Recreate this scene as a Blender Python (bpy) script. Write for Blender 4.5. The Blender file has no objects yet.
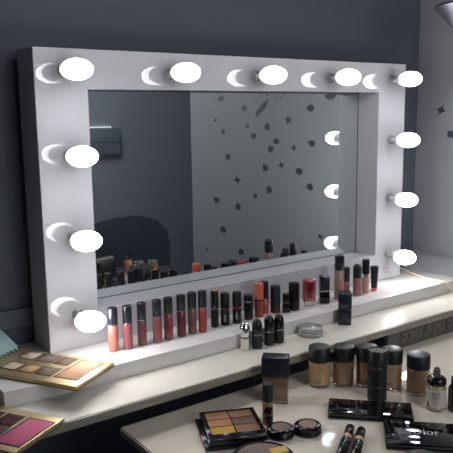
import bpy, bmesh, math, random
from mathutils import Vector, Matrix
random.seed(4)
C = bpy.context.scene.collection
PI = math.pi

# ---------------------------------------------------------------- camera, world, lights, exposure
cam = bpy.data.cameras.new('camera')
cam.sensor_width = 36; cam.lens = 667.2 / 453 * 36; cam.clip_start = .02
co = bpy.data.objects.new('camera', cam); C.objects.link(co)
rt, dn, fw = Vector((.8121, -.5833, -.0140)), Vector((-.1075, -.1261, -.9862)), Vector((.5735, .8024, -.1652))
m = Matrix((rt, -dn, -fw)).transposed().to_4x4(); m.translation = Vector((0, -1.5, 0))
co.matrix_world = m
bpy.context.scene.camera = co
w = bpy.data.worlds.new('world'); bpy.context.scene.world = w; w.use_nodes = True
w.node_tree.nodes['Background'].inputs[0].default_value = (.6, .75, 1, 1)
w.node_tree.nodes['Background'].inputs[1].default_value = .05
vs = bpy.context.scene.view_settings
vs.view_transform = 'Standard'; vs.look = 'None'; vs.gamma = 1; vs.exposure = 0.08
vs.use_curve_mapping = False
BULB = 6.5            # radiance of the mirror bulbs at the rim of the globe
TIP = 9.5              # how much brighter the front of each globe is
CEIL_FILL = 13.0            # added overhead fill light, no known lamp, watts
la = bpy.data.lights.new('ceiling_fill_light', 'AREA'); la.energy = CEIL_FILL; la.size = .9; la.color = (.95, .96, 1)
lo = bpy.data.objects.new('ceiling_fill_light', la); C.objects.link(lo); lo.location = (1.3, -2.1, 1.24)

FRONT_FILL = 12.0             # added fill light from behind the camera, facing the mirror, watts
wa = bpy.data.lights.new('front_fill_light', 'AREA'); wa.shape = 'RECTANGLE'; wa.energy = FRONT_FILL; wa.size = 1.1; wa.size_y = .9; wa.color = (.92, .96, 1)
wo = bpy.data.objects.new('front_fill_light', wa); C.objects.link(wo); wo.location = (.9, -2.95, .25); wo.rotation_euler = (-PI / 2, 0, 0); wo.rotation_euler = (PI / 2, 0, 0)

# ---------------------------------------------------------------- materials
def mat(name, col, rough=.5, metal=0, coat=0, noise=0, nscale=30, trans=0, spec=.5, emit=0, ior=1.5, bump=0, stretch=None):
    m = bpy.data.materials.new(name); m.use_nodes = True
    nt = m.node_tree; b = nt.nodes['Principled BSDF']
    b.inputs['Base Color'].default_value = (*col, 1); b.inputs['Roughness'].default_value = rough
    b.inputs['Metallic'].default_value = metal; b.inputs['Coat Weight'].default_value = coat
    b.inputs['Coat Roughness'].default_value = .04
    b.inputs['Transmission Weight'].default_value = trans; b.inputs['IOR'].default_value = ior
    b.inputs['Specular IOR Level'].default_value = spec
    if emit:
        b.inputs['Emission Color'].default_value = (*col, 1); b.inputs['Emission Strength'].default_value = emit
    if noise or bump:
        tc = nt.nodes.new('ShaderNodeTexCoord'); mp = nt.nodes.new('ShaderNodeMapping')
        nt.links.new(tc.outputs['Object'], mp.inputs[0])
        if stretch: mp.inputs['Scale'].default_value = stretch
        n = nt.nodes.new('ShaderNodeTexNoise'); n.inputs['Scale'].default_value = nscale; n.inputs['Detail'].default_value = 4
        nt.links.new(mp.outputs[0], n.inputs['Vector'])
        if noise:
            mx = nt.nodes.new('ShaderNodeMix'); mx.data_type = 'RGBA'
            mx.inputs[6].default_value = (*[c * (1 - noise) for c in col], 1)
            mx.inputs[7].default_value = (*[min(1, c * (1 + noise)) for c in col], 1)
            nt.links.new(n.outputs[0], mx.inputs[0]); nt.links.new(mx.outputs[2], b.inputs['Base Color'])
        if bump:
            bp = nt.nodes.new('ShaderNodeBump'); bp.inputs['Strength'].default_value = bump; bp.inputs['Distance'].default_value = .002
            nt.links.new(n.outputs[0], bp.inputs['Height']); nt.links.new(bp.outputs[0], b.inputs['Normal'])
    return m
M = dict(
    wall=mat('slate_blue_paint', (.095, .112, .140), .6, noise=.06, nscale=3, bump=.15),
    wall_grey=mat('grey_paint', (.29, .30, .315), .6, noise=.05, nscale=3, bump=.15),
    ceiling=mat('ceiling_paint', (.10, .10, .11), .9, noise=.03),
    floor=mat('dark_floor', (.03, .03, .032), .4, noise=.2, nscale=6),
    white=mat('white_gloss_laminate', (.50, .505, .53), .02, noise=.015, nscale=8, spec=.9),
    ledge=mat('white_ledge_laminate', (.72, .70, .67), .12, noise=.02, nscale=8),
    counter=mat('ivory_counter_laminate', (.74, .70, .62), .38, noise=.03, nscale=10, spec=.25),
    edge=mat('counter_edge_band', (.27, .24, .20), .3, noise=.1, nscale=20),
    table=mat('ivory_table_laminate', (.80, .73, .62), .05, noise=.03, nscale=8),
    grout=mat('grey_trunking', (.27, .28, .29), .35, noise=.03),
    mirror=mat('mirror_silver', (.86, .9, .89), .0, metal=1),
    seam=mat('mirror_edge_dark', (.02, .025, .03), .3),
    bulb=mat('bulb_glow', (1, .985, 1), .3, emit=BULB),
    bulbbase=mat('bulb_white_plastic', (.72, .72, .74), .35),
    socket=mat('socket_plastic', (.35, .35, .36), .25, noise=.05),
    black=mat('black_gloss_plastic', (.006, .006, .008), .12),
    blackm=mat('black_satin_plastic', (.010, .011, .014), .42),
    blackp=mat('black_mirror_plastic', (.004, .004, .006), .03, coat=.5),
    navy=mat('blue_black_cap', (.010, .013, .022), .25),
    gold=mat('gold_foil_board', (.68, .53, .30), .36, metal=.75, noise=.1, nscale=60),
    goldm=mat('polished_gold', (.85, .6, .25), .15, metal=1),
    silver=mat('silver_metal', (.7, .7, .72), .15, metal=1),
    chrome=mat('chrome', (.85, .85, .86), .05, metal=1),
    lampmetal=mat('brushed_lamp_metal', (.13, .125, .15), .35, metal=.9, noise=.05),
    panwell=mat('pan_well_dark', (.02, .015, .012), .6),
    bookedge=mat('brown_card_edge', (.16, .10, .06), .7, noise=.2),
    teal=mat('pale_teal_card', (.30, .42, .42), .35, noise=.05),
    coil=mat('dark_wire', (.05, .045, .04), .35, metal=.6),
    glass=mat('clear_glass', (.95, .96, .95), .02, trans=1, ior=1.45),
    thick=mat('clear_acrylic', (.93, .88, .82), .03, trans=.9, ior=1.45),
    decal=mat('dark_slate_vinyl', (.030, .042, .062), .5, noise=.1),
    text=mat('white_print', (.6, .6, .6), .4),
    textd=mat('dark_print', (.04, .03, .025), .5),
    textg=mat('grey_print', (.22, .22, .24), .4),
    pink=mat('pink_print', (.46, .22, .28), .5),
    cable=mat('cream_cable', (.80, .70, .55), .4),
    panel=mat('grey_socket_panel', (.11, .10, .09), .4, noise=.04),
    hole=mat('socket_hole_dark', (.02, .02, .02), .5),
    cabinet=mat('dark_cabinet_board', (.03, .028, .026), .5, noise=.2),
    leather=mat('navy_leatherette', (.042, .056, .082), .45, bump=.3, nscale=120),
    label=mat('cream_label', (.55, .52, .46), .5),
)
nt = M['bulb'].node_tree                  # LED globes give most of their light forwards
tc = nt.nodes.new('ShaderNodeTexCoord'); sp = nt.nodes.new('ShaderNodeSeparateXYZ'); mr = nt.nodes.new('ShaderNodeMapRange')
nt.links.new(tc.outputs['Object'], sp.inputs[0]); nt.links.new(sp.outputs['Y'], mr.inputs['Value'])
mr.inputs['From Min'].default_value = -.070; mr.inputs['From Max'].default_value = -.112
mr.inputs['To Min'].default_value = BULB; mr.inputs['To Max'].default_value = BULB * TIP
nt.links.new(mr.outputs['Result'], nt.nodes['Principled BSDF'].inputs['Emission Strength'])
def pm(name, col, rough=.35, **k): return mat(name, col, rough, **k)

# ---------------------------------------------------------------- mesh helpers
def link(name, bm, m, parent=None, smooth=40, loc=None, rotz=0, mats=None):
    bmesh.ops.recalc_face_normals(bm, faces=bm.faces)
    me = bpy.data.meshes.new(name); bm.to_mesh(me); bm.free()
    for mm in (mats or [m]): me.materials.append(mm)
    if smooth:
        me.polygons.foreach_set('use_smooth', [True] * len(me.polygons)); me.set_sharp_from_angle(angle=math.radians(smooth))
    o = bpy.data.objects.new(name, me); C.objects.link(o)
    if parent: o.parent = parent
    if loc: o.location = loc
    if rotz: o.rotation_euler.z = rotz
    return o
def tag(o, label=None, cat=None, group=None, kind=None):
    if label: o['label'] = label
    if cat: o['category'] = cat
    if group: o['group'] = group
    if kind: o['kind'] = kind
    return o
def thing(name, label, cat, loc=(0, 0, 0), rotz=0, group=None):
    size = .967 if abs(loc[2] + .6765) < .0135 and name not in ('low_table', 'socket_panel') else 1     # the things on the low table
    o = bpy.data.objects.new(name, None); o.empty_display_size = .02; C.objects.link(o)
    o.location = loc; o.rotation_euler = (0, 0, rotz)
    if size != 1: o.scale = (size,) * 3
    return tag(o, label, cat, group)
def face(x, y, extra=0): return math.atan2(-x, y + 1.5) + extra       # turns local -Y towards the room
def bx(x0, x1, y0, y1, z0, z1, bev=0, bm=None, seg=2):
    nb = bmesh.new()
    bmesh.ops.create_cube(nb, size=1)
    for v in nb.verts:
        v.co = Vector(((x0 + x1) / 2 + v.co.x * (x1 - x0), (y0 + y1) / 2 + v.co.y * (y1 - y0), (z0 + z1) / 2 + v.co.z * (z1 - z0)))
    if bev: bmesh.ops.bevel(nb, geom=nb.edges[:], offset=bev, segments=seg, affect='EDGES', profile=.5)
    return merge(bm, nb)
def merge(bm, nb):
    if bm is None: return nb
    me = bpy.data.meshes.new('t'); nb.to_mesh(me); nb.free(); bm.from_mesh(me); bpy.data.meshes.remove(me); return bm
def lathe(prof, n=28, bm=None, sx=1, sy=1, M4=None, caps=True):
    """prof: list of (r, z) from bottom to top, closed on the axis by caps"""
    nb = bmesh.new(); rings = []
    for r, z in prof:
        if r <= 1e-6: rings.append([nb.verts.new((0, 0, z))])
        else: rings.append([nb.verts.new((r * sx * math.cos(2 * PI * i / n), r * sy * math.sin(2 * PI * i / n), z)) for i in range(n)])
    for a, b in zip(rings, rings[1:]):
        for i in range(n):
            j = (i + 1) % n
            if len(a) == 1 and len(b) == 1: continue
            if len(a) == 1: nb.faces.new((a[0], b[j], b[i]))
            elif len(b) == 1: nb.faces.new((a[i], a[j], b[0]))
            else: nb.faces.new((a[i], a[j], b[j], b[i]))
    if caps and len(rings[0]) > 1: nb.faces.new(rings[0][::-1])
    if caps and len(rings[-1]) > 1: nb.faces.new(rings[-1])
    if M4: nb.transform(M4)
    return merge(bm, nb)
def cyl(r, z0, z1, bev=.0008, n=28, bm=None, r2=None, sy=1):
    r2 = r if r2 is None else r2
    return lathe([(r - bev, z0), (r, z0 + bev), (r2, z1 - bev), (r2 - bev, z1)], n, bm, sy=sy)
def poly(pts, z0, z1, bm=None, bev=0):
    nb = bmesh.new()
    a = [nb.verts.new((x, y, z0)) for x, y in pts]; b = [nb.verts.new((x, y, z1)) for x, y in pts]
    n = len(pts); nb.faces.new(a[::-1]); nb.faces.new(b)
    for i in range(n): nb.faces.new((a[i], a[(i + 1) % n], b[(i + 1) % n], b[i]))
    if bev: bmesh.ops.bevel(nb, geom=nb.edges[:], offset=bev, segments=2, affect='EDGES')
    return merge(bm, nb)
def tube(pts, r, n=8, bm=None):
    nb = bmesh.new(); rings = []
    pts = [Vector(p) for p in pts]
    for i, p in enumerate(pts):
        t = (pts[min(i + 1, len(pts) - 1)] - pts[max(i - 1, 0)]).normalized()
        u = t.cross(Vector((0, 0, 1)));
        if u.length < .1: u = t.cross(Vector((1, 0, 0)))
        u.normalize(); v = t.cross(u)
        rings.append([nb.verts.new(p + r * (math.cos(2 * PI * k / n) * u + math.sin(2 * PI * k / n) * v)) for k in range(n)])
    for a, b in zip(rings, rings[1:]):
        for k in range(n): nb.faces.new((a[k], a[(k + 1) % n], b[(k + 1) % n], b[k]))
    nb.faces.new(rings[0][::-1]); nb.faces.new(rings[-1])
    return merge(bm, nb)
def text_bm(s, h, extrude=.0002, vertical=False, wide=1.0, bold=0):
    cu = bpy.data.curves.new('t', 'FONT'); cu.body = s; cu.size = h * 1.4; cu.align_x = 'CENTER'; cu.align_y = 'CENTER'; cu.extrude = extrude
    cu.resolution_u = 3; cu.offset = bold
    o = bpy.data.objects.new('t', cu); C.objects.link(o)
    me = bpy.data.meshes.new_from_object(o.evaluated_get(bpy.context.evaluated_depsgraph_get()))
    bpy.data.objects.remove(o); bpy.data.curves.remove(cu)
    bm = bmesh.new(); bm.from_mesh(me); bpy.data.meshes.remove(me)
    for v in bm.verts: v.co.x *= wide
    if vertical: bm.transform(Matrix.Rotation(PI / 2, 4, 'Z'))
    return bm
def wrap_text(s, h, r, z, vertical=False, wide=1.0, sy=1, ang=0, flat=False, bold=0):
    """lettering standing upright on the -Y side of a round body of radius r (or on a flat face y=-r)"""
    bm = text_bm(s, h, vertical=vertical, wide=wide, bold=bold)
    for v in bm.verts:
        x, y, e = v.co
        if flat: v.co = Vector((x, -r - .0002 - e, z + y))
        else:
            a = x / r + ang; rr = r + .0003 + e
            v.co = Vector((rr * math.sin(a), -rr * math.cos(a) * sy, z + y))
    return bm

# ---------------------------------------------------------------- the room
ZF, ZC = -1.45, 1.3
WX, WY = 2.055, .14
def struct(name, bm, m, smooth=0): return tag(link(name, bm, m, smooth=smooth), kind='structure')
struct('wall_back', bx(-2.3, WX + .1, WY, WY + .1, ZF, ZC), M['wall'])
struct('wall_right', bx(WX, WX + .1, -1.53, WY, ZF, ZC), M['wall_grey'])
struct('wall_niche', bx(WX + .1, 3.7, -1.53, -1.43, ZF, ZC), M['wall'])
struct('wall_far', bx(-2.3, 3.7, -3.1, -3.0, ZF, ZC), mat('far_wall_paint', (.50, .54, .62), .6, noise=.05, nscale=3))
struct('wall_niche_side', bx(3.7, 3.8, -3.1, -1.53, ZF, ZC), M['wall'])
struct('wall_left', bx(-2.4, -2.3, -3.1, WY + .1, ZF, ZC), M['cabinet'])
struct('floor', bx(-2.4, 3.8, -3.1, WY + .1, ZF - .1, ZF), M['floor'])
struct('ceiling', bx(-2.4, 3.8, -3.1, WY + .1, ZC, ZC + .1), M['ceiling'])
struct('trim_back', bx(-.6, 1.95, .122, WY, -.522, -.4745, .002), M['wall'])
bm = bmesh.new()
pr = [(1.935, -.5633), (WX, -.5633), (WX, -.5215), (2.02, -.5215), (2.005, -.5225)]
a = [bm.verts.new((x, -1.0, z)) for x, z in pr]; b = [bm.verts.new((x, .121, z)) for x, z in pr]
bm.faces.new(a); bm.faces.new(b[::-1])
for i in range(5): bm.faces.new((a[i], b[i], b[(i + 1) % 5], a[(i + 1) % 5]))
for v in bm.verts:
    if v.co.y < -.9: v.co.y = -.158
struct('trim_right', bm, M['grout'])
bm = bmesh.new()
for q in ((.31, .35, -.24, .74), (1.45, 1.49, -.24, .74), (.35, 1.45, -.24, -.20), (.35, 1.45, .70, .74), (.885, .915, -.20, .70)): bx(q[0], q[1], -2.999, -2.955, q[2], q[3], .003, bm)
struct('fill_light_frame', bm, M['white'])  # invented window bars put round the added front fill light
c = thing('ceiling_fill_panel', 'flat ceiling panel added above the unseen fill light', 'ceiling light', (1.3, -2.1, 1.26))  # invented panel that goes with the overhead fill light
link('frame', bx(-.47, .47, -.47, .47, 0, .039, .004), M['silver'], c)

# ---------------------------------------------------------------- wall stickers (mirrored view and direct view)
def flatpoly(pts, cy, cz, sy, sz):
    bm = bmesh.new()
    a = [bm.verts.new((WX - .0006, cy + y * sy, cz + z * sz)) for y, z in pts]
    b = [bm.verts.new((WX - .0001, cy + y * sy, cz + z * sz)) for y, z in pts]
    bm.faces.new(a); bm.faces.new(b[::-1]); n = len(pts)
    for i in range(n): bm.faces.new((a[i], b[i], b[(i + 1) % n], a[(i + 1) % n]))
    return bm
def hexes(k): return [(math.cos(t + k) * q * 1.06, math.sin(t + k) * q * 1.06) for t, q in ((.1, 1.05), (1.1, .98), (1.9, 1.08), (2.9, .9), (3.8, 1.1), (4.8, .92), (5.5, 1.05))]
def star(n, inner, rot=.3, j=0): return [((1 if k % 2 == 0 else inner) * (1 + j * math.sin(k * 2.3)) * math.cos(rot + PI * k / n), (1 if k % 2 == 0 else inner) * (1 + j * math.sin(k * 2.3)) * math.sin(rot + PI * k / n)) for k in range(2 * n)]
ARROW = [(-1, .1), (-.3, .9), (.9, .9), (.5, 0), (1, -.9), (.2, -.4), (-.5, -.7)]
LEAF = [(-1, .0), (-.5, .55), (.3, .9), (1, .7), (1, -.5), (.2, -.8)]
DROP = [(0, 1), (.7, 0), (.3, -1), (-.5, -.8), (-.6, .1)]
STK = [
    (-1.229,0.082,0.032,0.015, 'a', 'arrow-like dark sticker at the upper left of the reflected wall'),
    (-1.030,0.030,0.023,0.015, 'h', 'dark faceted dot left of the long crystal sticker'),
    (-1.287,-0.027,0.016,0.011, 's4', 'tiny dark star under the arrow-like sticker'),
    (-1.215,-0.087,0.018,0.016, 's4', 'dark long-tailed star below the tiny star near the arrow-like sticker'),
    (-1.002,-0.057,0.016,0.011, 's5', 'small dark star below left of the long crystal sticker'),
    (-0.954,-0.106,0.022,0.015, 'h', 'dark faceted dot below the small star under the long crystal'),
    (-0.848,-0.061,0.021,0.017, 'h', 'dark tall faceted dot right below the lower end of the long crystal'),
    (-1.173,-0.218,0.022,0.016, 'h', 'lone dark faceted dot in the left part of the reflected wall'),
    (-0.822,-0.165,0.021,0.017, 'h', 'dark faceted dot at mid width, lower left one of a close pair of dots'),
    (-0.545,0.024,0.023,0.015, 'h', 'dark faceted dot under the thin sliver sticker at the upper right'),
    (-0.694,-0.028,0.021,0.016, 's5', 'dark five-pointed star between the crystal and the upper right dot'),
    (-0.780,-0.128,0.022,0.014, 'h', 'dark faceted dot at mid width, upper right one of a close pair of dots'),
    (-0.655,-0.154,0.016,0.011, 's4', 'little dark star right of the close pair of dots'),
    (-0.534,-0.131,0.023,0.015, 'h', 'large dark faceted dot left of the topmost reflected bulb'),
    (-0.865,-0.259,0.021,0.017, 'h', 'dark faceted dot directly under the close pair of dots'),
    (-0.744,-0.238,0.018,0.012, 's4', 'dark four-pointed star right of the dot under the close pair'),
    (-0.617,-0.261,0.024,0.016, 'h', 'largest dark faceted dot in the middle of the reflected wall'),
    (-0.834,-0.364,0.021,0.017, 'h', 'tall dark faceted dot beneath the four-pointed star at mid height'),
    (-0.545,-0.327,0.020,0.016, 'h', 'dark faceted dot left of the middle reflected bulb'),
    (-0.474,-0.546,0.016,0.011, 's4', 'small dark star just left of the lowest reflected bulb'),
    (-1.096,-0.334,0.026,0.016, 's4', 'dark bird-like four-pointed star in the left half at mid height'),
    (-0.945,-0.404,0.018,0.013, 's5', 'small dark star left of the tall dot at mid height'),
    (-1.286,-0.456,0.026,0.016, 'h', 'leftmost dark faceted dot at mid height near the wall edge'),
    (-1.090,-0.474,0.024,0.018, 'h', 'dark faceted dot right of the leftmost dot at mid height'),
    (-1.229,-0.614,0.026,0.018, 'h', 'dark faceted dot low in the left half above the black caps'),
    (-1.393,-0.745,0.015,0.012, 'd', 'tiny dark drop, lowest and leftmost sticker near the wall edge'),
    (-1.068,-0.710,0.024,0.016, 'h', 'lowest dark faceted dot, just above the reflected lip products'),
    (-0.847,0.095,0.011,0.009, 'd', 'small dark drop touching the tip of the long crystal'),
    (-0.780,0.079,0.005,0.007, 'd', 'thinnest dark fleck, first of three right of the crystal tip'),
    (-0.751,0.078,0.007,0.007, 'd', 'dark fleck in the middle of three right of the crystal tip'),
    (-0.722,0.091,0.009,0.007, 'd', 'dark fleck on the right of three by the crystal tip'),
    (-0.579,0.091,0.023,0.003, 'd', 'thin flat dark sliver at the mirror top above the upper right dot'),
    (-0.421,0.073,0.045,0.021, 'b', 'large dark spiky burst sticker at the upper right of the mirror'),
    (.033, .006, .0155, .0125, 's4', 'dark four-pointed star sticker on the bare wall right of the mirror'),
    (-.020, -.081, .0225, .0160, 'l', 'dark leaf-shaped sticker cut by the right edge of the photo'),
]
SL = {'h': None, 's4': star(4, .5), 's5': star(5, .42, .5), 'b': star(9, .55, .2, .12), 'a': ARROW, 'd': DROP, 'l': LEAF}
for n_, (cy, cz, sy, sz, sh, lab) in enumerate(STK):
    SL['h'] = hexes(n_ * 1.37)
    if sh[0] == 's': sy, sz = sy * 1.4, sz * 1.4
    tag(link('wall_sticker', flatpoly(SL[sh], cy, cz, sy, sz), M['decal'], smooth=0), lab, 'wall sticker', 'dark vinyl stickers on the grey wall')
# long crystal
bm = bmesh.new()
A_, B_ = Vector((-.93, -.004)), Vector((-.838, .070)); d = (B_ - A_); nn = Vector((-d.y, d.x)).normalized() * .0165
pts = [A_ - nn * .6, A_ - d * .06, A_ + nn * .8, A_ + d * .62 + nn, B_, A_ + d * .7 - nn]
tag(link('wall_sticker', flatpoly([(p.x, p.y) for p in pts], 0, 0, 1, 1), M['decal'], smooth=0),
    'long dark crystal-shaped sticker, the largest on the wall, tip up, near the mirror top', 'wall sticker', 'dark vinyl stickers on the grey wall')

# ---------------------------------------------------------------- counter, ledge, lower table
ct = thing('counter', 'long ivory wall counter with dark edge carrying the mirror ledge', 'counter', (0, 0, -.6012))
link('worktop', bx(-.6, WX - .001, -.288, WY - .001, -.019, 0, .003), M['counter'], ct)
link('edge_band', bx(-.6, WX - .001, -.2925, -.2885, -.0205, -.002, .0012), M['edge'], ct)
for x in (-.5, .30): link('side_panel', bx(x, x + .025, -.18, .12, ZF + .6012, -.0195), M['cabinet'], ct)
link('back_rail', bx(-.47, .29, .08, .10, -.35, -.0195), M['cabinet'], ct)

lg = thing('display_ledge', 'long white box ledge under the bulb mirror holding lip products', 'ledge', (0, 0, -.6010))
link('box_body', bx(.382, WX - .002, -.16, WY - .02, 0, .0372, .0012), M['ledge'], lg)

tb = thing('low_table', 'lower ivory table in front holding foundation bottles and palettes', 'table', (0, 0, -.677))
link('tabletop', poly([(.605, -.90), (1.45, -.90), (1.45, -.62), (1.72, -.40), (WX - .004, -.40), (WX - .004, -.236), (.605, -.236)], -.022, 0, bev=.003), M['table'], tb)
for x, y in ((.66, -.84), (.66, -.29), (1.40, -.84), (1.98, -.29)):
    link('leg', bx(x - .025, x + .025, y - .025, y + .025, ZF + .677, -.0225, .002), M['cabinet'], tb)

pn = thing('socket_panel', 'grey panel of round power sockets below the counter edge', 'socket panel', (0, -.284, -.6765))
link('panel_board', bx(1.430, WX - .006, 0, .012, 0, .0560, .001), M['panel'], pn)
for k, x in enumerate((1.500, 1.607, 1.712, 1.82)):
    mt = Matrix.Translation((x, 0, .029)) @ Matrix.Rotation(PI / 2, 4, 'X')
    s = link('socket', lathe([(.021, 0), (.021, .003), (.0185, .004), (.0175, .001), (.0, .001)], 28, M4=mt), M['panel'], pn)
    for dx in (-.006,):
        link('pin_hole', lathe([(.0052, 0), (.0052, .0014), (0, .0014)], 12, sx=1.2, sy=.8, M4=Matrix.Translation((x + dx, 0, .032)) @ Matrix.Rotation(PI / 2, 4, 'X')), M['hole'], s)

# ---------------------------------------------------------------- the vanity mirror
X0, X1, Z0, Z1 = .545, 1.816, -.5634, .157
x0, x1, z0, z1 = .6745, 1.6865, -.475, .0645
DM, DF = .089, .105
vm = thing('vanity_mirror', 'large white framed dressing mirror ringed with glowing globe bulbs', 'mirror', ((X0 + X1) / 2, 0, Z0))
vm_loc = Vector(vm.location)
bm = bmesh.new()
def quad(bm, *p): bm.faces.new([bm.verts.new(Vector(q) - vm_loc) for q in p])
def ring(bm, o, i, yo, yi):
    (a0, a1, b0, b1), (c0, c1, d0, d1) = o, i
    A = [(a0, yo, b0), (a1, yo, b0), (a1, yo, b1), (a0, yo, b1)]; B = [(c0, yi, d0), (c1, yi, d0), (c1, yi, d1), (c0, yi, d1)]
    for k in range(4): quad(bm, A[k], A[(k + 1) % 4], B[(k + 1) % 4], B[k])
O_, I_ = (X0, X1, Z0, Z1), (x0, x1, z0, z1)
e = .0012
Oe = (X0 + e, X1 - e, Z0 + e, Z1 - e); Ie = (x0 - e, x1 + e, z0 - e, z1 + e)
ring(bm, O_, Oe, e, 0); ring(bm, Oe, Ie, 0, 0); ring(bm, Ie, I_, 0, e)
ring(bm, I_, I_, e, DM + .003); ring(bm, O_, O_, e, DF)
quad(bm, (X0, DF, Z0), (X1, DF, Z0), (X1, DF, Z1), (X0, DF, Z1))
bmesh.ops.remove_doubles(bm, verts=bm.verts, dist=1e-5)
fr = link('frame', bm, M['white'], vm, smooth=20)
gl = bx(x0 + .0006, x1 - .0006, DM, DM + .004, z0 + .0006, z1 - .0006); gl.transform(Matrix.Translation(-vm_loc))
mg = link('mirror_glass', gl, M['mirror'], vm, smooth=0)
bm = bmesh.new(); t = .0022
for r in ((x0, x0 + t, z0, z1), (x1 - t, x1, z0, z1), (x0, x1, z0, z0 + t), (x0, x1, z1 - t, z1)):
    bx(r[0] + .0003, r[1] - .0003, DM - .0006, DM - .0001, r[2] + .0003, r[3] - .0003, bm=bm)
bm.transform(Matrix.Translation(-vm_loc)); tag(link('glass_edge', bm, M['seam'], mg, smooth=0), 'thin dark seam round the mirror glass')
# logo: faint pink ring with two strokes
bm = lathe([(.0165, 0), (.0165, .0003), (.0146, .0003), (.0146, 0), (.0165, 0)], 32, caps=False)
tube([(-.009, -.002, .0003), (-.003, .006, .0003), (.001, -.006, .0003), (.005, .004, .0003), (.010, -.001, .0003)], .0007, 5, bm)
bm.transform(Matrix.Translation(Vector((1.741, 0, -.527)) - vm_loc) @ Matrix.Rotation(PI / 2, 4, 'X'))
tag(link('logo', bm, M['pink'], vm), 'small pink round logo on the lower right of the frame')
# bulbs
def bulb_at(x, z, protos=[]):
    loc = Vector((x, 0, z)) - vm_loc
    if not protos:
        mt = Matrix.Rotation(PI / 2, 4, 'X')          # lathe axis z -> -y
        n = 12; prof = [(.0232, .0540)] + [(.0290 * math.cos(t), .075 + .037 * math.sin(t)) for t in [-.6 + (PI / 2 + .6) * k / n for k in range(1, n)]] + [(0, .114)]
        # the opaque plastic base and the globe are a little wider than tall, as in the photo
        g = link('light_bulb', lathe(prof, 36, sx=1.24, sy=.82, M4=mt), M['bulb'], vm, smooth=60)
        b = link('bulb_base', lathe([(.0085, .008), (.0090, .020), (.0120, .029), (.0200, .040), (.0252, .0510), (.0256, .0550), (.0225, .0555)], 32, sx=1.22, sy=.83, M4=mt), M['bulbbase'], g)
        s = link('socket', lathe([(.0150, .0002), (.0150, .003), (.0128, .004), (.0124, .013), (.0108, .0145), (.0105, .010)], 28, M4=mt), M['socket'], g)
        protos.extend([g, b, s]); g.location = loc; return
    g = protos[0].copy(); C.objects.link(g); g.location = loc
    for p in protos[1:]:
        q = p.copy(); C.objects.link(q); q.parent = g
zt_, zb_ = .104, -.477
xs_ = (.616, .902, 1.181, 1.467, 1.746)
for x in xs_: bulb_at(x, zt_)
for z in (-.089, -.284, zb_): bulb_at(.619, z); bulb_at(1.746, z)

# ---------------------------------------------------------------- lip products
ZL, ZK, ZT = -.5636, -.6010, -.6768
GAP = .0003
def gloss(x, y, d, h, hc, body, label, ring_=True, z=ZL, mcap='navy', group='lip glosses on the ledge', taper=1):
    t = thing('lip_gloss', label, 'lip gloss', (x, y, z + GAP), face(x, y), group); r = d / 2
    link('tube', lathe([(r - .0015, 0), (r, .0015), (r, hc - .002), (r - .001, hc)], 28), body, t)
    link('cap', lathe([(r * .96, hc), (r, hc + .0008), (r * taper, h - .0018), (r * taper - .0018, h)], 28), M[mcap], t)
    if ring_: link('collar', cyl(r + .0002, hc + .001, hc + .0022, .0002), M['silver' if ring_ == 2 else 'textg'], t)
    return t
G = [  # x, y, d, h, cap start, colour, label
    (.677, -.070, .0225, .109, .066, (.50, .17, .135), 'coral pink lip gloss with black cap, first on the left beside the lowest bulb'),
    (.713, -.076, .0215, .109, .065, (.34, .10, .115), 'rose pink lip gloss, second from the left on the ledge'),
    (.754, -.073, .0210, .109, .064, (.21, .065, .075), 'dusky dark mauve lip gloss, third from the left on the ledge'),
    (.795, -.078, .0212, .110, .066, (.28, .085, .105), 'mauve lip gloss, fourth from the left on the ledge'),
    (.828, -.077, .0214, .110, .067, (.25, .055, .07), 'raspberry lip gloss, fifth from the left on the ledge'),
    (.867, -.076, .0215, .110, .067, (.16, .030, .045), 'deep plum red lip gloss, sixth from the left on the ledge'),
    (.901, -.075, .0215, .111, .067, (.20, .095, .075), 'brown taupe lip gloss between the plum and the bright red gloss'),
    (.929, -.082, .0205, .111, .067, (.34, .055, .050), 'bright red lip gloss, last of the eight matching tubes'),
]
for i, (x, y, d, h, hc, c_, lab) in enumerate(G):
    d *= 1.09; y -= .004
    gloss(x, y, d, h, hc, pm('gloss_%d' % i, c_, .12, coat=.4, noise=.04), lab, 2 if i < 2 else True)
def stick(x, y, d, h, hc, label, base='black', cap='black', band=None, txt=None, tz=.2, vert=True, z=ZL, top=None, bandh=.005, group='lipsticks on the ledge'):
    t = thing('lipstick', label, 'lipstick', (x, y, z + GAP), face(x, y), group); r = d / 2
    bh = bandh if band else 0
    link('base', cyl(r * .98, 0, hc, .0008), M[base] if isinstance(base, str) else base, t)
    if band: link('band', cyl(r * .93, hc, hc + bh, .0002), band, t)
    link('cap', cyl(r, hc + bh, h, .0012), M[cap], t)
    if top: link('cap_disc', cyl(r * .75, h, h + .0008, .0002), top, t)
    if txt: link('lettering', wrap_text(txt, .0062 if vert else .0045, r, tz, vertical=vert, wide=1.1), M['text'], t)
    return t
redband = pm('dark_red_band', (.22, .03, .04), .3); redtop = pm('coral_shade_dot', (.55, .12, .09), .4)
stick(.978, -.071, .0222, .1, .050, 'slim black lipstick tube with a coral dot on top, beside the bright red gloss', top=redtop, band=M['textg'], bandh=.0025, txt='N', tz=.058, vert=False)
stick(1.011, -.073, .0255, .088, .042, 'black lipstick with thin red band and white letters running up its base', band=redband, txt='NYX', tz=.022)
stick(1.047, -.079, .0260, .087, .042, 'black lipstick with dark red band, between the upright-lettered and the short one', band=redband, txt='NYX', tz=.022)
stick(1.091, -.073, .0270, .070, .007, 'short black lipstick on dark red clear base, small white letters across its cap', base=pm('dark_red_clear', (.18, .02, .03), .1, coat=.5), txt='NYX', tz=.052, vert=False)
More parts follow.
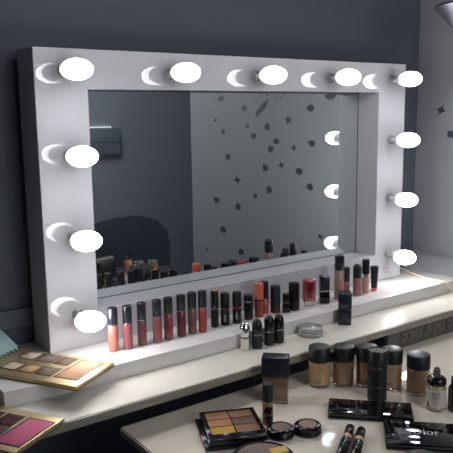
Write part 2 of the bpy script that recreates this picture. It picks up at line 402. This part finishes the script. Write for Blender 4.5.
def cream(x, y, d, h, hc, body, cap, label):
    t = thing('lip_cream', label, 'lip gloss', (x, y, ZL + GAP), face(x, y), 'lip glosses on the ledge'); r = d / 2
    link('tube', lathe([(r - .001, 0), (r, .001), (r, hc - .003), (r * .8, hc)], 28), body, t)
    link('cap', cyl(r, hc + .0006, h, .0012), cap, t)
    link('collar', cyl(r + .0003, hc - .002, hc + .0014, .0002), M['black'], t)
    link('lettering', wrap_text('NYX', .0055, r, hc * .45, vertical=True, wide=1.1), M['textd'], t)
cream(1.129, -.072, .0258, .097, .050, pm('dull_red', (.33, .055, .055), .2, coat=.3), pm('coral_cap', (.62, .13, .09), .3), 'lip cream with bright coral cap and dull red tube, standing among black lipsticks')
cream(1.162, -.056, .0235, .093, .047, pm('orange_red', (.38, .06, .04), .2, coat=.3), M['navy'], 'orange red lip cream with black cap tucked behind the coral-capped one')
stick(1.1925, -.068, .0290, .078, .016, 'wide black lipstick with dark red base, right of the two lip creams', base=pm('oxblood', (.07, .012, .015), .15), cap='blackm')
t = thing('lipstick', 'small square black lipstick with gold plate on top between two wide black ones', 'lipstick', (1.2195, -.085, ZL + GAP), face(1.22, -.084), 'lipsticks on the ledge')
link('base', bx(-.0115, .0115, -.0115, .0115, 0, .024, .001), M['black'], t)
link('cap', bx(-.011, .011, -.011, .011, .024, .053, .001), M['black'], t)
link('gold_plate', lathe([(.0085, .053), (.0085, .0555), (.0075, .0565), (0, .0565)], 24), M['goldm'], t)
stick(1.2515, -.082, .0325, .080, .030, 'broad plain black lipstick cylinder, left of the clear red block', cap='black', base='black')
# red translucent block on clear foot
t = thing('lip_balm_case', 'translucent red faceted lip case on a clear foot, left of the gold banded lipstick', 'lipstick', (1.315, -.076, ZL + GAP), face(1.315, -.076, .25), None)
link('foot', bx(-.014, .014, -.010, .010, 0, .014, .0012), M['thick'], t)
link('case', bx(-.0185, .0185, -.013, .013, .0142, .080, .004, seg=3), pm('red_clear_plastic', (.34, .035, .05), .08, coat=.6, noise=.25, nscale=70), t)
link('window', bx(-.008, .009, -.0136, -.0128, .024, .073, .0003), pm('dark_red_window', (.12, .01, .02), .1), t)
# square black lipstick with gold band
t = thing('lipstick', 'square black lipstick with a thin gold waistband', 'lipstick', (1.371, -.083, ZL + GAP), face(1.371, -.083, .18), 'lipsticks on the ledge')
link('base', bx(-.0145, .0145, -.0145, .0145, 0, .036, .0014), M['black'], t)
link('gold_band', bx(-.0138, .0138, -.0138, .0138, .036, .0395, .0004), M['goldm'], t)
link('cap', bx(-.0142, .0142, -.0142, .0142, .0395, .082, .0014), M['navy'], t)
# right hand group
gloss(1.436, -.081, .0300, .136, .090, pm('nude_rose', (.36, .20, .19), .1, coat=.6), 'tallest tube on the ledge, dusty rose with long dark cap', True)
gloss(1.486, -.062, .0215, .088, .043, pm('dark_rose', (.27, .11, .12), .12, coat=.5), 'short rosewood gloss with dark cap, just behind and right of the tallest tube', False)
t = thing('lip_gloss', 'mauve lip gloss with domed black cap in the right hand group', 'lip gloss', (1.513, -.083, ZL + GAP), face(1.513, -.083), 'lip glosses on the ledge')
r = .0136
link('tube', lathe([(r - .001, 0), (r, .001), (r, .055), (r - .001, .056)], 28), pm('mauve_rose', (.33, .15, .165), .12, coat=.5), t)
link('cap', lathe([(r, .0562)] + [(r, .057), (r, .085)] + [(r * math.cos(a), .085 + .0145 * math.sin(a)) for a in (.3, .6, .9, 1.2, 1.4)] + [(0, .0995)], 28), M['blackm'], t)
t = thing('lip_gloss', 'pale pink lip gloss with silver neck, right of the domed one', 'lip gloss', (1.550, -.084, ZL + GAP), face(1.55, -.084), 'lip glosses on the ledge')
r = .0120
link('tube', lathe([(r - .002, 0), (r, .002), (r, .050), (r - .002, .052)], 28), pm('pink_nude', (.60, .33, .32), .06, coat=.8), t)
link('neck', cyl(r * .8, .052, .064, .0004), M['silver'], t)
link('cap', cyl(r, .062, .108, .001), M['navy'], t)
t = thing('lip_tube', 'tapered black squeeze tube with coral tip, last product on the ledge', 'lip gloss', (1.597, -.078, ZL + GAP), face(1.597, -.078), None)
link('tip', cyl(.0098, 0, .008, .001), pm('coral_tip', (.70, .20, .12), .3), t)
link('body', lathe([(.0095, .008), (.0135, .073), (.0128, .078)], 28, sy=.85), M['blackm'], t)

# front row on the counter
t = thing('foundation_stick', 'square navy black stick with small grey print standing on counter before the ledge', 'foundation stick', (1.355, -.184, ZK + GAP), face(1.355, -.184, .12), None)
link('case', bx(-.0180, .0180, -.0170, .0170, 0, .048, .0016), M['navy'], t)
link('cap', bx(-.0184, .0184, -.0174, .0174, .0482, .094, .0016), M['navy'], t)
link('lettering', wrap_text('MAKE UP', .0036, .0176, .058, flat=True), M['textg'], t)
link('lettering', wrap_text('MATTE', .0036, .0172, .030, flat=True), M['textg'], t)
def bullet(x, y, label, chrome=False, h=.078, hc=.036, d=.0275):
    t = thing('lipstick', label, 'lipstick', (x, y, ZK + GAP), face(x, y), 'bullet lipsticks on the counter'); r = d / 2
    a, b = ('chrome', 'chrome') if chrome else ('blackm', 'black')
    link('base', cyl(r, 0, hc, .001), M[a], t)
    link('band', cyl(r + .0002, hc, hc + .0022, .0003), M['black' if chrome else 'silver'], t)
    link('cap', lathe([(r - .0005, hc + .0022), (r, hc + .003), (r * .99, h - .020)] + [(r * .99 * math.cos(a_) ** .8, h - .020 + .020 * math.sin(a_)) for a_ in (.35, .7, 1.0, 1.25, 1.42)] + [(0, h)], 28), M[b], t)
    return t
bullet(.998, -.178, 'chrome silver bullet lipstick at the left of the counter row', True, .073, .033, .0280)
bullet(1.030, -.189, 'matte black bullet lipstick right beside the chrome one')
bullet(1.071, -.188, 'matte black bullet lipstick in the middle of the three black ones on the counter', h=.080)
bullet(1.103, -.190, 'matte black bullet lipstick on the right end of the counter row', h=.078)
t = thing('cosmetic_jar', 'squat clear glass jar with silver lid on the counter', 'jar', (1.212, -.197, ZK + GAP), 0)
link('jar_glass', lathe([(.030, 0), (.0335, .002), (.0340, .011), (.030, .0135), (.0, .0135)], 36), mat('frosted_jar', (.50, .49, .46), .08, trans=.35, coat=.6), t)
link('lid', lathe([(.0305, .0137), (.0325, .0145), (.0325, .0225), (.030, .0245), (0, .0245)], 36), mat('pewter_lid', (.45, .44, .42), .25, metal=.7), t)

# ---------------------------------------------------------------- bottles on the low table
def foundation(x, y, d, h, hc, col, label, txt=True):
    t = thing('foundation_bottle', label, 'foundation bottle', (x - .006, y - .008, ZT + GAP), face(x, y), 'round foundation bottles on the low table'); r = d / 2
    link('glass_base', lathe([(r - .003, 0), (r, .002), (r, .0068), (r - .001, .007)], 36), M['thick'], t)
    link('bottle', lathe([(r - .0015, .0072), (r, .0085), (r, hc - .003), (r - .003, hc)], 36), pm('makeup_liquid', col, .12, coat=.5), t)
    link('cap', lathe([(r - .0005, hc), (r + .0006, hc + .001), (r + .0006, h - .0025), (r - .0004, h - .0008), (r - .002, h), (0, h + .0006)], 36), M['blackm'], t)
    link('lettering', wrap_text('M·A·C', .0032, r, hc - .012), M['textd'], t)
    if txt: link('lettering', merge(wrap_text('STUDIO FIX', .0026, r, .020, ang=-.2), wrap_text('fluid SPF 15', .0024, r, .0155, ang=-.2)), M['textd'], t)
foundation(1.1200, -0.3259, .0548, .1065, .0680, (.42, .26, .125), 'honey beige foundation bottle with black cap, leftmost of the five round ones')
foundation(1.1722, -0.3588, .0538, .1055, .0680, (.32, .19, .105), 'rosy brown foundation bottle, second from left among the round ones', False)
foundation(1.2147, -0.3975, .0530, .1070, .0690, (.23, .13, .075), 'dark brown foundation bottle right behind the tall black pump bottle')
foundation(1.2515, -0.4477, .0505, .1060, .0700, (.40, .25, .14), 'light tan foundation bottle peeking out right of the tall black bottle')
foundation(1.2765, -0.5070, .0560, .1035, .0680, (.33, .205, .11), 'round brown foundation bottle beside the dropper bottle', False)
t = thing('foundation_bottle', 'square brown foundation bottle with big black block cap', 'foundation bottle', (0.9641, -0.3430, ZT + GAP), face(0.9768, -0.3240, -.10), None)
link('glass_base', bx(-.0300, .0300, -.0150, .0150, 0, .0085, .002), M['thick'], t)
link('bottle', bx(-.0300, .0300, -.0150, .0150, .0087, .0630, .0022), pm('umber_liquid', (.17, .10, .06), .10, coat=.6), t)
link('cap', bx(-.0322, .0322, -.0195, .0195, .0632, .108, .0015), M['navy'], t)
t.scale = (1, 1, 1.03)
t.scale = (.99, .99, 1.06)
t = thing('concealer_stick', 'slim stick with satin black cap and brown tube marked with a black oval', 'concealer', (0.8764, -0.4209, ZT + GAP), face(0.8820, -0.4129), None)
r = .0122
link('tube', lathe([(r - .001, 0), (r, .001), (r, .053), (r - .002, .055)], 28), pm('brown_tube', (.26, .15, .10), .2, coat=.4), t)
link('cap', cyl(r + .0004, .0552, .097, .001), M['blackm'], t)
bm = bmesh.new()
vv = []
for k in range(24):
    a = 2 * PI * k / 24; u = math.cos(a) * 1.15 + .25; z_ = .025 + math.sin(a) * .021
    vv.append(bm.verts.new(((r + .0003) * math.sin(u), -(r + .0003) * math.cos(u), z_)))
c0 = bm.verts.new(((r + .0003) * math.sin(.25), -(r + .0003) * math.cos(.25), .025))
mid = []
for k in range(24):
    a = 2 * PI * k / 24; u = math.cos(a) * .58 + .25
    mid.append(bm.verts.new(((r + .0003) * math.sin(u), -(r + .0003) * math.cos(u), .025 + math.sin(a) * .0105)))
for k in range(24):
    bm.faces.new((vv[k], vv[(k + 1) % 24], mid[(k + 1) % 24], mid[k])); bm.faces.new((mid[k], mid[(k + 1) % 24], c0))
tag(link('oval_mark', bm, M['black'], t), 'black oval printed on the tube')
# tall black bottle
t = thing('spray_bottle', 'tall plain black bottle rising behind the closed black palette', 'spray bottle', (1.1654, -0.4787, ZT + GAP), face(1.1654, -0.4787), None)
r = .0236
link('body', cyl(r, 0, .084, .0015, 36), M['blackm'], t)
link('cap', lathe([(r + .0003, .0843), (r + .0003, .1255), (r - .0012, .1278), (r - .003, .1283), (r - .004, .1262), (0, .1262)], 36), M['blackm'], t)
link('lettering', wrap_text('MAC PRO', .0034, r, .088), M['textg'], t)
link('lettering', wrap_text('PREP + PRIME', .0030, r, .038), M['textg'], t)
# dropper bottle
t = thing('dropper_bottle', 'small dropper bottle with cream label and glossy black collar', 'dropper bottle', (1.2329, -0.5964, ZT + GAP), face(1.2486, -0.5851), None)
r = .0228
link('bottle', lathe([(r - .004, 0), (r, .003), (r, .048), (r - .003, .054), (.014, .057)], 36), mat('amber_clear_glass', (.62, .50, .36), .05, trans=.5, coat=.6), t)
lb = link('label', lathe([(r + .0002, .008), (r + .0004, .0082), (r + .0004, .046), (r + .0002, .0462)], 36), M['label'], t)
bm = bmesh.new()
for i, (s, z_) in enumerate((('MINERAL FLUID', .041), ('FOUNDATION', .037), ('vitamin primer oil', .033), ('all skin types', .029))): merge(bm, wrap_text(s, .0022, r + .0004, z_))
merge(bm, wrap_text('(12)', .0050, r + .0004, .020, ang=-.1))
link('lettering', bm, M['textd'], lb)
bm = bmesh.new(); q = [bm.verts.new(((r + .0008) * math.sin(u), -(r + .0008) * math.cos(u), z_)) for u, z_ in ((-.95, .009), (-.80, .009), (-.60, .009), (-.42, .009), (-.66, .0165), (-.95, .024))]
bm.faces.new(q); link('label_corner', bm, M['black'], lb)
link('collar', lathe([(.0212, .055), (.0226, .057), (.0222, .066), (.018, .0705), (.011, .072)], 36), M['black'], t)
link('dropper_bulb', lathe([(.0085, .0722), (.0080, .084), (.0060, .0895), (.003, .0915), (0, .092)], 24), mat('grey_rubber', (.10, .085, .08), .35), t)
t.scale = (.967, .967, 1.10)
# dark brown bottle at the frame edge
t = thing('nail_bottle', 'dark brown round bottle with black cap at the right edge beside the dropper bottle', 'bottle', (1.2657, -0.6308, ZT + GAP), face(1.2834, -0.6276), None)
r = .0220
link('bottle', lathe([(r - .003, 0), (r, .003), (r, .055), (r - .004, .061)], 36), mat('dark_brown_glass', (.045, .022, .018), .06, coat=.6), t)
link('cap', cyl(.0165, .0612, .082, .0015), M['black'], t)

# ---------------------------------------------------------------- palettes
def palette_frame(cx, cy, z, ang): return (cx, cy, z), ang
def pan(bm, pts, z0, z1): poly(pts, z0, z1, bm)
def gold_palette(name_label, R, H, F, z, pans, lid, cat='makeup palette'):
    """R = corner at far right, H = hinge corner, F = near right corner (world xy)"""
    R, H, F = Vector(R), Vector(H), Vector(F)
    u = (H - R); L = u.length; u.normalize(); v = (F - R); W = v.length; v = Vector((-u.y, u.x)); 
    if v.dot(F - R) < 0: v = -v
    ang = math.atan2(-u.y, -u.x)         # local +x points from hinge to R
    org = H
    t = thing('eyeshadow_palette', name_label, cat, (org.x, org.y, z), ang, 'open gold makeup palettes')
    ex = -u; ey = Vector((-ex.y, ex.x)); sgn = 1 if ey.dot(v) > 0 else -1
    def loc(p): q = Vector(p) - org; return (q.dot(ex), q.dot(ey))
    y0, y1 = (0, W) if sgn > 0 else (-W, 0)
    th = .0095
    link('board', bx(0, L, y0, y1, .0012, th, .0008), M['gold'], t)
    link('bottom_cover', bx(-.001, L + .0012, y0 - .0012, y1 + .0012, 0, .0022, .0004), M['bookedge'], t)
    for i, (pts, col, rough) in enumerate(pans):
        lp = [loc(p) for p in pts]
        c_ = Vector((sum(p[0] for p in lp) / 4, sum(p[1] for p in lp) / 4))
        sx = (abs(lp[0][0] - c_.x) + abs(lp[1][0] - c_.x) + abs(lp[2][0] - c_.x) + abs(lp[3][0] - c_.x)) / 4
        sy = sum(abs(p[1] - c_.y) for p in lp) / 4
        w_ = link('pan', bx(c_.x - sx - .0042, c_.x + sx + .0042, c_.y - sy - .0042, c_.y + sy + .0042, th - .001, th + .0004, .0003), M['panwell'], t)
        link('powder', bx(c_.x - sx, c_.x + sx, c_.y - sy, c_.y + sy, th, th + .0008, .0003), pm('powder', [c * .82 for c in col], .75, noise=.12, nscale=160, bump=.2, spec=.15), w_)
    if lid:
        rad = math.radians(37); ln = .088
        bm = bmesh.new(); th2 = .004
        nb = bx(-ln, -.004, y0, y1, -th2, 0, .0006)
        nb.transform(Matrix.Translation((0, 0, .008)) @ Matrix.Rotation(rad, 4, 'Y'))
        link('lid', nb, M['teal'], t)
        bm = bmesh.new()
        for k in range(11):
            yy = y0 + (y1 - y0) * (k + .5) / 11
            tube([(.004 * math.cos(a) - .001, yy, .009 + .0055 * math.sin(a)) for a in [2 * PI * j / 10 for j in range(11)]], .0011, 6, bm)
        link('coil_binding', bm, M['coil'], t)
    return t
def q4(*p): return list(p)
P1 = [(q4((.474, -.0003), (.5027, .0178), (.5177, -.012), (.4876, -.037)), (.62, .50, .38), .5),
      (q4((.4965, -.0438), (.5264, -.0233), (.5445, -.0551), (.5147, -.0791)), (.24, .17, .155), .45),
      (q4((.5219, -.0847), (.5539, -.0689), (.5673, -.0945), (.539, -.1207)), (.20, .13, .09), .45),
      (q4((.4155, -.0394), (.4454, -.0212), (.4618, -.0506), (.4341, -.0737)), (.66, .54, .40), .4),
      (q4((.4422, -.0799), (.4713, -.0621), (.4868, -.0904), (.4583, -.1158)), (.52, .31, .17), .45),
      (q4((.4662, -.1219), (.4977, -.0989), (.514, -.1315), (.4852, -.1556)), (.19, .135, .105), .45),
      (q4((.4959, -.1695), (.5765, -.108), (.6057, -.1559), (.5225, -.214)), (.62, .35, .22), .5)]
gold_palette('open gold palette with six shadows and a peach powder lying on the ledge end', (.632, -.167), (.493, .058), (.507, -.247), ZL + GAP, P1, True)
P2 = [(q4((.4054, -.2368), (.4357, -.2847), (.3517, -.3428), (.324, -.2962)), (.66, .16, .27), .5),
      (q4((.3766, -.1933), (.3985, -.2234), (.3661, -.248), (.3464, -.2165)), (.10, .035, .05), .4),
      (q4((.3366, -.2233), (.3585, -.2534), (.3261, -.278), (.3064, -.2465)), (.16, .08, .07), .4),
      (q4((.3506, -.1493), (.3715, -.1800), (.3391, -.2046), (.3194, -.1731)), (.08, .04, .04), .4)]
dlt = Vector((-.004, -.014))
P2 = [([(a + dlt.x, b + dlt.y) for a, b in pts], c_, r_) for pts, c_, r_ in P2]
gold_palette('open gold palette with bright pink blush lying lower on the counter corner', (.458, -.294), (.321, -.068), (.332, -.371), ZK + GAP, P2, False)

# six pan concealer palette
ang = -.422
t = thing('concealer_palette', 'open black square palette with six tan and brown concealer pans', 'makeup palette', (0.7905, -0.4030, ZT + GAP), ang)
link('lid', bx(-.074, .056, -.080, .061, 0, .0095, .0015), M['black'], t)
link('tray', bx(-.064, .064, -.078, .0625, .0098, .0240, .0015), M['black'], t)
cols = [((.33, .16, .08), (.24, .115, .065)), ((.38, .18, .075), (.14, .075, .05)), ((.55, .30, .05), (.28, .13, .075))]
for r_ in range(3):
    for c_ in range(2):
        cx, cy = (-.0275 + .055 * c_), (.034 - .0355 * r_)
        link('pan', bx(cx - .0258, cx + .0258, cy - .0162, cy + .0162, .0235, .0247, .0004), pm('concealer', cols[r_][c_], .35, noise=.08, nscale=120), t)
bm = text_bm('MAKEUP PRO', .0034, wide=1.1); bm.transform(Matrix.Translation((.006, .0, .0248))); 
link('lettering', bm, M['textg'], t)
# closed black palette
def dior_bm(h):
    bm = bmesh.new()
    def strip(outer, inner):
        for k in range(len(outer) - 1): poly([outer[k], outer[k + 1], inner[k + 1], inner[k]], 0, .01, bm)
    def ell(cx, cy, rx, ry, a0, a1, n=14): return [(cx + rx * math.cos(a0 + (a1 - a0) * k / n), cy + ry * math.sin(a0 + (a1 - a0) * k / n)) for k in range(n + 1)]
    def box(x0, x1, y0, y1): poly([(x0, y0), (x1, y0), (x1, y1), (x0, y1)], 0, .01, bm)
    box(.08, .23, 0, 1); box(0, .31, 0, .05); box(0, .31, .95, 1)
    strip(ell(.23, .5, .66, .5, -PI / 2, PI / 2), ell(.23, .5, .49, .45, -PI / 2, PI / 2))
    box(1.06, 1.19, 0, .64); box(.99, 1.26, 0, .045); box(.99, 1.12, .60, .64); box(1.05, 1.18, .80, .95)
    strip(ell(1.68, .33, .34, .345, 0, 2 * PI, 24), ell(1.68, .33, .20, .31, 0, 2 * PI, 24))
    box(2.18, 2.31, 0, .64); box(2.11, 2.38, 0, .045); box(2.11, 2.24, .60, .64)
    strip(ell(2.44, .46, .16, .18, PI * .95, PI * .1, 8), ell(2.44, .44, .08, .10, PI * .95, PI * .1, 8))
    for v in bm.verts: v.co = Vector(((v.co.x - 1.3) * h * .86, (v.co.y - .5) * h, v.co.z * .02))
    return bm
def slab(name, label, cx, cy, L, W, H, ang, m='blackp', z=ZT + GAP, cat='makeup palette', seam=True):
    t = thing(name, label, cat, (cx, cy, z), ang)
    link('base', bx(-L / 2, L / 2, -W / 2, W / 2, 0, H * .45, .0015), M['black'], t)
    link('lid', bx(-L / 2, L / 2, -W / 2, W / 2, H * .48, H, .0022, seg=3), M[m], t)
    return t
slab('closed_palette', 'long closed glossy black palette lying before the tall black bottle', 1.0919, -0.5237, .194, .083, .0150, -.80)
t = slab('closed_palette', 'closed glossy black palette with white Dior lettering at the lower right', 1.0996, -0.6876, .200, .112, .0150, -.785)
bm = dior_bm(.0245)
bm.transform(Matrix.Translation((-.012, .006, .0152)))
for v in bm.verts: pass
link('lettering', bm, M['text'], t)
# pots
for x, y, lab in ((0.8622, -0.4809, 'round black pot of shimmer brown shadow next to the six pan palette'), (0.9182, -0.5052, 'round black pot of pale shimmer shadow, right hand of the two pots')):
    t = thing('eyeshadow_pot', lab, 'eyeshadow pot', (x, y, ZT + GAP), 0, 'round shadow pots on the low table'); r = .0305
    link('pot', lathe([(r - .002, 0), (r, .002), (r, .0095), (r - .0008, .0105)], 40), M['black'], t)
    link('lid', lathe([(r - .0008, .0107), (r, .0115), (r - .0005, .018), (r - .004, .0205), (.0205, .021), (.0200, .0205), (0, .0205)], 40), M['black'], t)
    link('powder', lathe([(.0198, .0206), (.0195, .0210), (0, .0210)], 36), pm('shimmer', (.24, .165, .13) if x < .90 else (.33, .225, .17), .35, noise=.35, nscale=140), t)
# big compact at the bottom
t = thing('powder_compact', 'large round black compact of taupe powder at the bottom edge', 'powder compact', (0.7605, -0.5500, ZT + GAP), 0); r = .0650
link('case', lathe([(r - .002, 0), (r, .002), (r, .014), (r - .003, .017), (.0560, .0172), (.0555, .0155), (0, .0155)], 48), M['black'], t)
link('powder', lathe([(.0550, .0156), (.0545, .0165), (0, .0165)], 48), pm('taupe_powder', (.21, .15, .125), .4, noise=.12, nscale=90), t)
nb = bx(-.018, .018, -.011, .011, .0170, .0180, .0002); nb.transform(Matrix.Translation((.040, .000, 0)) @ Matrix.Rotation(-.3, 4, 'Z'))
tag(link('gold_sticker', nb, pm('gold_sticker', (.70, .42, .12), .3), t), 'small gold sticker on the compact')
# round lid at the bottom edge
t = thing('round_compact', 'round black compact at the bottom edge in front of the lettered palette', 'powder compact', (0.995, -.748, ZT + GAP), 0); r = .042
link('case', lathe([(r - .002, 0), (r, .002), (r, .010), (r - .001, .011)], 44), M['black'], t)
link('lid', lathe([(r - .001, .0112), (r, .012), (r, .018), (r - .006, .021), (0, .0225)], 44), M['blackm'], t)
# two lying tubes
for (ax, ay), (dx, dy), lab in (((0.9916, -0.5601), (-.817, -.576), 'black concealer tube with peach band lying on the table, left one of the pair'),
                               ((1.0018, -0.5822), (-.800, -.600), 'black concealer tube with peach band lying on the table, right one of the pair')):
    r = .0104; L = .150
    t = thing('concealer_tube', lab, 'concealer', (ax, ay, ZT + GAP + r), math.atan2(dy, dx), 'pair of lying concealer tubes')
    mt = Matrix.Rotation(PI / 2, 4, 'Y')
    link('cap', lathe([(0, 0), (r * .7, .0005), (r * .95, .002), (r, .004), (r, .046)], 28, M4=mt), M['black'], t)
    link('colour_band', lathe([(r * .98, .046), (r * .98, .060)], 28, M4=mt), pm('peach_band', (.66, .36, .22), .3), t)
    link('tube', lathe([(r, .060), (r, L - .004), (r - .003, L)], 28, M4=mt), M['black'], t)
    for s, z_, h_ in (('MAC', .026, .0038), ('PRO', .076, .0042), ('LONGWEAR', .096, .0032)):
        tb_ = text_bm(s, h_)
        for v in tb_.verts:
            x, y, e_ = v.co; a_ = y / r if s != 'LONGWEAR' else x / r / 1.2
            if s == 'LONGWEAR': x = y
            v.co = Vector((z_ + x, (r + .0003 + e_) * math.sin(a_ + .45), (r + .0003 + e_) * math.cos(a_ + .45)))
        link('lettering', tb_, M['textg'], t)

# ---------------------------------------------------------------- cable, lamp at the upper right
pts = [(1.895, .10, -0.5599), (1.883, .045, -0.5601), (1.866, 0, -0.5601), (1.852, -.047, -0.5601), (1.842, -.08, -0.5601), (1.838, -.12, -0.5601), (1.842, -.150, -0.5597), (1.845, -.160, -0.5594), (1.850, -.167, -.5625), (1.862, -.172, -.58), (1.885, -.176, -.5955), (1.92, -.178, -.5983), (1.99, -.18, -.5985)]
def spline(P, n=6):
    P = [Vector(p) for p in P]; out = []
    for i in range(len(P) - 1):
        a, b, c_, d_ = P[max(i - 1, 0)], P[i], P[i + 1], P[min(i + 2, len(P) - 1)]
        for k in range(n):
            t = k / n; out.append(.5 * ((2 * b) + (c_ - a) * t + (2 * a - 5 * b + 4 * c_ - d_) * t * t + (3 * b - a - 3 * c_ + d_) * t ** 3))
    return out + [P[-1]]
tag(link('power_cable', tube(spline(pts), .0030, 8), M['cable']), 'thin cream cable running over the right end of the ledge', 'cable')
t = thing('wall_lamp', 'silver flared lamp shade poking in at the upper right corner', 'lamp', (1.835, -.3, .243))
link('lamp_shade', lathe([(.022, -.055), (.035, -.045), (.075, -.035), (.100, -.015), (.120, .010), (.140, .034), (.158, .053), (.168, .0610), (.166, .0665), (.120, .068), (.0, .071)], 48), M['lampmetal'], t)
link('lamp_fitting', lathe([(.0, -.08), (.018, -.078), (.022, -.054)], 24), M['black'], t)
link('lamp_top', lathe([(.115, .0680), (.112, .078), (.09, .100), (.03, .11), (0, .11)], 32), M['blackm'], t)
link('lamp_arm', tube([(0, 0, -.075), (.06, .0, -.09), (.16, 0, -.09), (WX - 1.835 - .004, 0, -.09)], .007, 10), M['blackm'], t)
link('wall_plate', lathe([(.035, 0), (.035, .008), (.03, .010), (0, .010)], 28, M4=Matrix.Translation((WX - 1.835 - .0005, 0, -.09)) @ Matrix.Rotation(-PI / 2, 4, 'Y')), M['blackm'], t)

# ---------------------------------------------------------------- things seen only in the mirror
def extra(name, label, cat, x, y, ang=0): return thing(name, label, cat, (x, y, ZT + GAP), ang)
t = extra('makeup_case', 'dark square case with pale rim reflected low at the left of the mirror', 'makeup case', 1.186, -.860, -.2)
link('case', bx(-.050, .050, -.02, .02, 0, .080, .006), M['blackm'], t)
link('rim', bx(-.058, .058, -.0265, -.0205, 0, .090, .003), mat('pale_rim', (.30, .30, .28), .4), t)
t = extra('pump_bottle', 'orange brown bottle with pump reflected among the dark shapes in the mirror', 'bottle', 1.292, -.860)
link('bottle', lathe([(.018, 0), (.0195, .002), (.0195, .062), (.014, .070)], 30), pm('orange_liquid', (.40, .17, .09), .15, coat=.5), t)
link('pump', lathe([(.009, .0702), (.009, .080), (.006, .082), (.006, .092), (0, .092)], 20), M['navy'], t)
for k, (x, y, r, h, lab) in enumerate(((1.217, -.790, .0175, .056, 'dark round bottle reflected left of the orange one'), (1.262, -.765, .0155, .060, 'dark round bottle reflected in front of the orange one'), (1.308, -.757, .0240, .062, 'wide dark jar reflected right of the orange bottle'), (1.372, -.752, .0260, .030, 'low dark jar reflected right of the wide dark one'), (1.405, -.690, .0240, .020, 'flat dark compact reflected farthest right of the dark shapes'))):
    t = extra('dark_bottle', lab, 'bottle', x, y)
    link('bottle', lathe([(r - .002, 0), (r, .002), (r, h * .6)], 30), M['blackm'], t); link('cap', cyl(r, h * .6 + .0003, h, .002), M['blackm'], t)
for x, y, lab in ((1.340, -.852, 'small jar with orange contents reflected beside the orange bottle'), (1.396, -.835, 'second small jar reflected further right of the orange bottle')):
    t = extra('cream_jar', lab, 'jar', x, y)
    link('jar', lathe([(.021, 0), (.024, .002), (.024, .040), (.022, .042)], 30), pm('amber_cream', (.30, .16, .10), .15, coat=.5), t)
    link('lid', cyl(.022, .0422, .056, .002), mat('pale_lid', (.35, .35, .34), .2, metal=.5), t)
# salon chair
t = thing('salon_chair', 'dark navy rounded salon chair back reflected at the left of the mirror', 'chair', (1.50, -1.38, ZF), -.1)
nb = poly([(-.30, .50), (.30, .50), (.30, .80), (.27, .87), (.20, .92), (.10, .945), (0, .95), (-.10, .945), (-.20, .92), (-.27, .87), (-.30, .80)], -.06, .06, bev=.02)
nb.transform(Matrix.Rotation(PI / 2, 4, 'X')); link('backrest', nb, M['leather'], t)
link('seat', bx(-.27, .27, .075, .36, .42, .52, .04, seg=3), M['leather'], t)
for s in (-1, 1): link('armrest', bx(s * .285 - .03, s * .285 + .03, .08, .34, .524, .61, .02, seg=3), M['leather'], t)
link('stem', cyl(.03, .05, .42, .002), M['chrome'], t)
link('foot', cyl(.22, 0, .05, .01), M['chrome'], t)
# wall unit with a row of tiny lights
t = thing('wall_shelf_unit', 'pale wall unit with a row of tiny lights reflected at upper left of mirror', 'wall unit', (2.185, -2.999, -.185))
link('cabinet', bx(-.13, .15, 0, .03, -.10, .10, .004), mat('blue_grey_unit', (.32, .36, .42), .5), t)
link('ledge_board', bx(-.132, .152, 0, .032, -.012, 0, .001), mat('blue_grey_dark', (.22, .25, .30), .5), t)
TL = mat('tiny_light_glow', (.9, .95, 1), .3, emit=1.2)
for k in range(9):
    link('tiny_light', lathe([(0, 0), (.005, .003), (.006, .008), (0, .012)], 10, M4=Matrix.Translation((.075 - .022 * k, .02, .10))), TL, t)
